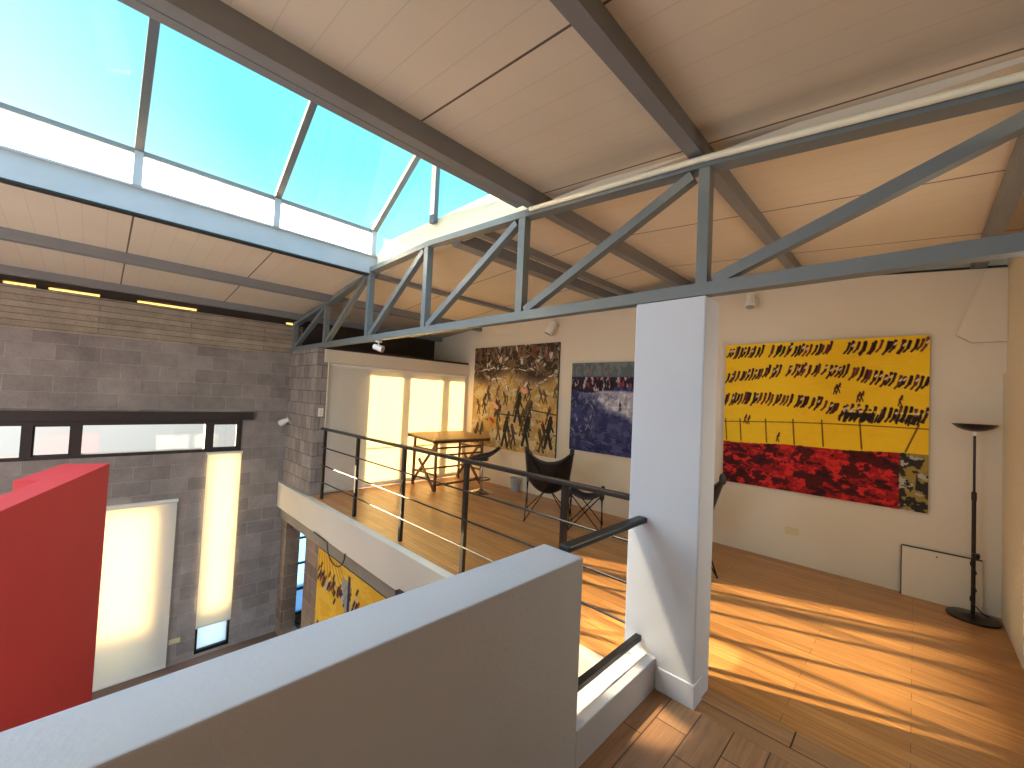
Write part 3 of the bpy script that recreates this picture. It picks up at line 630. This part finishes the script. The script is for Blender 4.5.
# ------------------------------------------------------------------ butterfly chairs
def leather_mesh(n, wf, wm, wb, zcf, zrf, yf, thick=.011):
    vs = []
    for i in range(n+1):
        v = i/n
        for j in range(n+1):
            u_ = -1+2*j/n; w_ = wf(v)
            vs.append((u_*w_, yf(v, abs(u_)), zcf(v)+(zrf(v)-zcf(v))*abs(u_)**2.1))
    N = (n+1); fs = [(i*N+j, i*N+j+1, (i+1)*N+j+1, (i+1)*N+j) for i in range(n) for j in range(n)]
    return MB().add(vs, fs)
def interp(tab):
    xs, ys_ = zip(*tab)
    def f(v):
        v = min(max(v, xs[0]), xs[-1]); return float(np.interp(v, xs, ys_))
    sm = lambda v: sum(f(v+d) for d in (-.09, -.045, 0, .045, .09))/5 if .1 < v < .9 else f(v)
    return sm
def make_chair(label, loc, rz, tall=True):
    t = thing('butterfly_chair' if tall else 'leather_footstool', label, 'chair' if tall else 'footstool', loc, rz)
    if tall:
        W, ZC, ZR = interp([(0, .30), (.25, .27), (.5, .27), (.75, .30), (1, .31)]), interp([(0, .45), (.2, .40), (.42, .31), (.55, .36), (.8, .63), (1, .795)]), interp([(0, .62), (.25, .52), (.5, .50), (.75, .79), (1, .975)])
        Y_ = interp([(0, -.40), (.45, .10), (.6, .22), (1, .42)]); corners = dict(bl=(-.295, .42, .97), br=(.295, .42, .97), fl=(-.29, -.40, .61), fr=(.29, -.40, .61))
        feet = dict(bl=(-.29, .33, 0), br=(.29, .33, 0), fl=(-.29, -.33, 0), fr=(.29, -.33, 0))
    else:
        W, ZC, ZR = interp([(0, .20), (.5, .17), (1, .20)]), interp([(0, .40), (.5, .37), (1, .40)]), interp([(0, .50), (.5, .42), (1, .50)])
        Y_ = interp([(0, -.2), (1, .2)]); corners = dict(bl=(-.2, .2, .49), br=(.2, .2, .49), fl=(-.2, -.2, .49), fr=(.2, -.2, .49))
        feet = dict(bl=(-.2, .2, 0), br=(.2, .2, 0), fl=(-.2, -.2, 0), fr=(.2, -.2, 0))
    def yfun(v, au):  # pull edges in the middle between corners
        y = Y_(v); e = 4*(v-.5)**2 if abs(v-.5) > .25 else 0
        return y - math.copysign(.05*(1-au**2)*max(0, e-.25), v-.5)
    if tall: t['group'] = 'black butterfly chairs'
    o = leather_mesh(22, W, W, W, ZC, ZR, yfun).build('leather_cover', M['leather'], t, smooth=True)
    so_ = o.modifiers.new('thickness', 'SOLIDIFY'); so_.thickness = .012
    for k, (x, y, z) in corners.items():   # stitched pockets over the frame corners
        s_ = MB().lathe([(.0, .014), (.018, .010), (.029, -.015), (.030, -.06), (.018, -.085)], (x*.97, y*.97, z), 14, cap=False); s_.build('corner_pocket', M['leather'], o, smooth=True)
    opp = {'bl': ('fl', 'br'), 'br': ('fr', 'bl'), 'fl': ('bl', 'fr'), 'fr': ('br', 'fl')}
    for k, ks in opp.items():
        x, y, z = corners[k]; top_ = Vector((x*.96, y*.96, z-.03))
        m = MB()
        for q in ks:
            fx, fy, _ = feet[q]; m.tube([top_, top_.lerp(Vector((fx, fy, .012)), .97), (fx, fy, .008)], .0065, 8)
        m.build('frame_rod', M['rod'], t, smooth=True)
    for k, (x, y, z) in feet.items():
        MB().lathe([(.011, 0), (.011, .02)], (x, y, 0), 10).build('foot_cap', M['black'], t)
    return t
make_chair('black leather butterfly chair with its back to the railing, under the crowd painting', (-3.58, 4.42, 0), math.radians(-141))
make_chair('black leather butterfly chair almost hidden behind the white column', (-1.74, 4.24, 0), math.radians(-141))
make_chair('low black leather footstool on crossed rods beside the butterfly chair', (-2.95, 4.42, 0), math.radians(-150), tall=False)

# ------------------------------------------------------------------ drafting table
t = thing('drafting_table', 'folding wooden drafting table in front of the sunlit blind', 'table', (-5.93, 4.48, 0))
tilt = math.atan2(.86-.83, .8)
tp = MB(); xs0, xs1 = -.41, .41
def tz(x): return .858 - (x)*.06
nsl = 7
for k in range(nsl):
    a = xs0+(xs1-xs0)*k/nsl+.006; b_ = xs0+(xs1-xs0)*(k+1)/nsl-.006
    tp.add([(a, -.60, tz(a)), (b_, -.60, tz(b_)), (b_, .62, tz(b_)), (a, .62, tz(a)), (a, -.60, tz(a)+.02), (b_, -.60, tz(b_)+.02), (b_, .62, tz(b_)+.02), (a, .62, tz(a)+.02)],
           [(0,3,2,1),(4,5,6,7),(0,1,5,4),(1,2,6,5),(2,3,7,6),(3,0,4,7)])
tp.build('tabletop', M['lwood'], t)
MB().bar((.385, -.60, tz(.385)-.025), (.385, .62, tz(.385)-.025), .03, .045).bar((-.385, -.60, tz(-.385)-.025), (-.385, .62, tz(-.385)-.025), .03, .045).bar((-.385, -.56, tz(-.385)-.025), (.385, -.56, tz(.385)-.025), .03, .04).bar((-.385, .58, tz(-.385)-.025), (.385, .58, tz(.385)-.025), .03, .04).build('apron', M['twood'], t)
for y in (-.50, .50):
    for x in (-.33, .33):
        MB().bar((x, y, 0), (x*.97, y, tz(x)-.03), .034, .042, up=(1, 0, 0)).build('leg', M['twood'], t)
    MB().bar((-.42, y+.035, .02), (.30, y+.035, .80), .026, .042).build('diagonal_leg', M['twood'], t)
    MB().bar((.36, y-.035, .02), (-.12, y-.035, .48), .026, .042).build('brace', M['twood'], t)
    for z in (.26, .66): MB().bar((-.33, y, z), (.33, y, z), .02, .03).build('cross_bar', M['twood'], t)
for x, z in ((.33, .10), (-.33, .24), (.33, .70), (.33, .58)):
    MB().bar((x, -.50, z), (x, .50, z), .024, .032).build('stretcher_bar', M['twood'], t)

# ------------------------------------------------------------------ work stool
t = thing('swivel_stool', 'black seat stool on a chrome pedestal beside the drafting table', 'stool', (-5.13, 4.58, 0), math.radians(35))
MB().lathe([(.20, 0), (.205, .008), (.18, .022), (.05, .045), (.026, .07)], (0, 0, 0), 32).build('base', M['chrome'], t, smooth=True)
MB().tube([(0, 0, .06), (0, 0, .40)], .022, 14).tube([(0, 0, .38), (0, 0, .55)], .014, 14).build('pedestal', M['chrome'], t, smooth=True)
MB().tube([(.14*math.cos(a), .14*math.sin(a), .22) for a in [2*math.pi*k/24 for k in range(24)]], .008, 8, closed=True).bar((-.14, 0, .22), (.14, 0, .22), .012, .01).build('foot_ring', M['twood'], t)
seat = MB(); n = 18; vs = []; fs = []
for i in range(n+1):
    for j in range(n+1):
        a = -1+2*i/n; b_ = -1+2*j/n
        x = a*math.sqrt(1-b_*b_/2); y = b_*math.sqrt(1-a*a/2); vs.append((x*.27, y*.21, .60+.05*x+.13*max(0, x)**2+.03*y*y))
N = n+1
seat.add(vs, [(i*N+j, (i+1)*N+j, (i+1)*N+j+1, i*N+j+1) for i in range(n) for j in range(n)])
o = seat.build('seat', M['leather'], t, smooth=True); q = o.modifiers.new('thickness', 'SOLIDIFY'); q.thickness = .05; q.offset = -1
MB().box((-.09, -.07, .525), (.09, .07, .56)).build('seat_plate', M['black'], t, bevel=.006)

# ------------------------------------------------------------------ waste bin
t = thing('waste_bin', 'small grey waste bin standing against the back wall', 'bin', (-4.86, 5.11, 0))
MB().lathe([(.07, 0), (.088, .22), (.093, .22), (.093, .23), (.084, .23), (.067, .012)], (0, 0, 0), 28, cap=False).lathe([(.068, .004), (.068, .01)], (0, 0, 0), 28).build('bucket', M['bin'], t, smooth=True)

# ------------------------------------------------------------------ floor lamp
t = thing('floor_lamp', 'dark bronze uplighter floor lamp with a bowl shade in the corner', 'lamp', (.345, 5.03, 0))
MB().lathe([(.152, 0), (.155, .008), (.150, .016), (.06, .022), (.02, .035)], (0, 0, 0), 48).build('base', M['bronze'], t, smooth=True)
MB().tube([(0, 0, .03), (0, 0, .95)], .013, 16).lathe([(.013, .93), (.016, .94), (.016, 1.0), (.009, 1.01)], (0, 0, 0), 16).build('lower_pole', M['bronze'], t, smooth=True)
MB().tube([(0, 0, .98), (0, 0, 1.465)], .008, 14).build('upper_pole', M['bronze'], t, smooth=True)
MB().tube([(0, 0, 1.46), (0, 0, 1.50)], .012, 14).build('neck', M['plaster'], t, smooth=True)
MB().lathe([(.02, 1.495), (.06, 1.503), (.10, 1.522), (.133, 1.553), (.129, 1.555), (.097, 1.528), (.058, 1.51), (.0, 1.503)], (0, 0, 0), 48, cap=False).build('lamp_shade', M['bronze'], t, smooth=True)
pts = [(.017*math.cos(k*.9)+(.012 if 8 < k < 12 else 0), .017*math.sin(k*.9), .50-.020*k) for k in range(20)]
MB().tube(pts+[(.05, .03, .05), (.09, .06, .022)], .0045, 8).build('cord', M['black'], t, smooth=True)
MB().lathe([(.02, -.02), (.024, 0), (.02, .02)], (.012, -.012, .50), 12).build('foot_switch', M['bronze'], t, smooth=True)

# ------------------------------------------------------------------ leaning white board
t = thing('white_board', 'thin white board leaning low against the back wall behind the floor lamp', 'board', (.165, YB-.045, 0))
MB().add([(-.24, -.01, 0), (.24, -.01, 0), (.24, .008, 0), (-.24, .008, 0), (-.24, .02, .425), (.24, .02, .425), (.24, .038, .425), (-.24, .038, .425)],
         [(0,3,2,1),(4,5,6,7),(0,1,5,4),(1,2,6,5),(2,3,7,6),(3,0,4,7)]).build('board', M['white'], t)
MB().bar((-.24, .029-.004, .430), (.24, .029-.004, .430), .022, .008).bar((-.243, 0, 0), (-.243, .028, .425), .008, .02).build('dark_edge', M['dframe'], t)
tag(D.objects['dark_edge'], 'thin dark edge strip')
MB().lathe([(.006, 0), (.006, .004)], (0, 0, 0), 12).build('screw_hole', M['dark'], t, loc=(-.02, .0185, .385)).rotation_euler = (math.radians(90), 0, 0)

# ------------------------------------------------------------------ switches, sockets
def plate(name, label, loc, w, h, axis, slots, m='plaster'):
    t = thing(name, label, 'socket' if 'socket' in name else 'switch', loc)
    if 'socket' in name: t['group'] = 'cream wall sockets'
    if axis == 'y': MB().box((-w/2, -.010, -h/2), (w/2, 0, h/2)).build('cover_plate', M[m], t, bevel=.003)
    else: MB().box((0, -w/2, -h/2), (.010, w/2, h/2)).build('cover_plate', M[m], t, bevel=.003)
    for k in range(slots):
        d = (k-(slots-1)/2)*(w/slots if w > h else h/slots)*.8
        a, c_ = (d, 0) if w > h else (0, d); s_ = .013
        mb = MB()
        if axis == 'y': mb.box((a-s_, -.014, c_-s_), (a+s_, -.009, c_+s_))
        else: mb.box((.009, a-s_, c_-s_), (.014, a+s_, c_+s_))
        mb.build('rocker' if 'switch' in name else 'outlet', M['creamp'], t)
plate('wall_socket', 'cream double wall socket low on the white back wall', (-.915, YB, .33), .115, .075, 'y', 2, 'creamp')
plate('wall_socket', 'cream wall socket on the grey block wall by the tall window', (XW, 1.0, -2.155), .13, .07, 'x', 2, 'creamp')
plate('light_switch', 'white light switch on the side of the grey block pier', (-6.38, 2.39, 1.24), .075, .125, 'x', 2)

# ------------------------------------------------------------------ spotlights
def spot(label, loc, wall, d, L=.13, r_=.045):
    t = thing('spotlight', label, 'spotlight', loc, group='white wall spotlights'); d = Vector(d).normalized(); wv = Vector(wall)
    MB().tube([(0, 0, 0), wv*.018], .038, 20).build('mounting_base', M['plaster'], t, smooth=True)
    e = wv*.085; MB().tube([wv*.01, e], .009, 10).build('arm', M['plaster'], t, smooth=True)
    MB().tube([e-d*L*.55, e-d*L*.5, e-d*L*.1, e+d*L*.1, e+d*L*.5, e+d*L*.52], [r_*.55, r_*.8, r_*.85, r_, r_, r_*.93], 24).build('lamp_can', M['plaster'], t, smooth=True)
    MB().tube([e+d*(L*.52), e+d*(L*.525)], r_*.8, 24).build('lens', M['bin'], t, smooth=True)
spot('white spotlight fixed on the grey block pier, aimed at the block wall', (-7.42, 2.30, 1.03), (0, -1, 0), (-.45, -.5, -.35), .16, .05)
spot('white spotlight under the truss just left of the loft header', (-4.62, 2.36, 2.205), (0, 0, -1), (.75, .5, -.25), .12, .04)
spot('white spotlight above the gap between the crowd and blue paintings', (-4.20, 5.17, 2.74), (0, -1, 0), (-.30, -.30, -.85), .20, .072)
spot('white spotlight high on the back wall above the yellow and red painting', (-1.33, 5.17, 2.80), (0, -1, 0), (.1, -.3, -.9), .15, .055)
# its junction box arm and conduit on the back wall
tag(MB().box((-.05, -.05, -.03), (.05, 0, .03)).build('junction_box', M['plaster'], loc=(-4.20, YB, 2.76), bevel=.004), 'small white junction box holding the spotlight by the crowd painting', 'box')
tag(MB().box((-.05, -.05, -.03), (.05, 0, .03)).build('junction_box', M['plaster'], loc=(-1.33, YB, 2.82), bevel=.004), 'small white junction box holding the spotlight over the yellow painting', 'box')
def wire(name, label, cat, pts, r_=.006, m='black'):
    return tag(MB().tube(pts, r_, 8).build(name, M[m], smooth=True), label, cat)
pts = []
for k in range(15):
    a = k/14*math.pi; pts.append((-5.15-.27*math.cos(a), 2.214, -.39-.21*math.sin(a)))
wire('cable', 'black cable loop hanging from the white slab edge', 'cable', [(-5.9, 2.218, -.385)]+pts+[(-4.87, 2.214, -.375)], .008, 'dframe')
wire('conduit', 'thin grey conduit running along the concrete beam', 'pipe', [(-6.3, 2.286, -.425), (-4.6, 2.286, -.425), (-3.66, 2.286, -.43)], .011, 'concrete')
tag(MB().box((-.045, -.05, -.03), (.045, 0, .03)).build('wall_bracket', M['black'], loc=(-3.6, 2.234, -.39)), 'small black bracket at the end of the conduit', 'bracket')
wire('conduit', 'white conduit sagging below the truss at the back wall', 'pipe', [(-5.6, 5.2, 2.78), (-5.2, 5.19, 2.74), (-5.0, 5.19, 2.68)], .008, 'plaster')

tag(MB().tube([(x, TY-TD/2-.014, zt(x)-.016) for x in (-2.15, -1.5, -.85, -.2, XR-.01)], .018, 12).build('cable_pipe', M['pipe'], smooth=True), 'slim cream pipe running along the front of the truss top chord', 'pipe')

# outside: terrace ground and the garden wall whose shadow keeps the foot of the lower blinds out of the sun
struct(MB().box((-30, -16, ZL-.25), (XW-WT, 14, ZL-.12)).build('floor_outside', M['ground']), 'pale ground outside the block wall', 'ground')
tag(MB().box((-12.2, -9, ZL-.13), (-12.0, 9, -1.30)).build('garden_wall', M['white'], bevel=.01), 'white garden wall outside beyond the tall windows', 'wall')
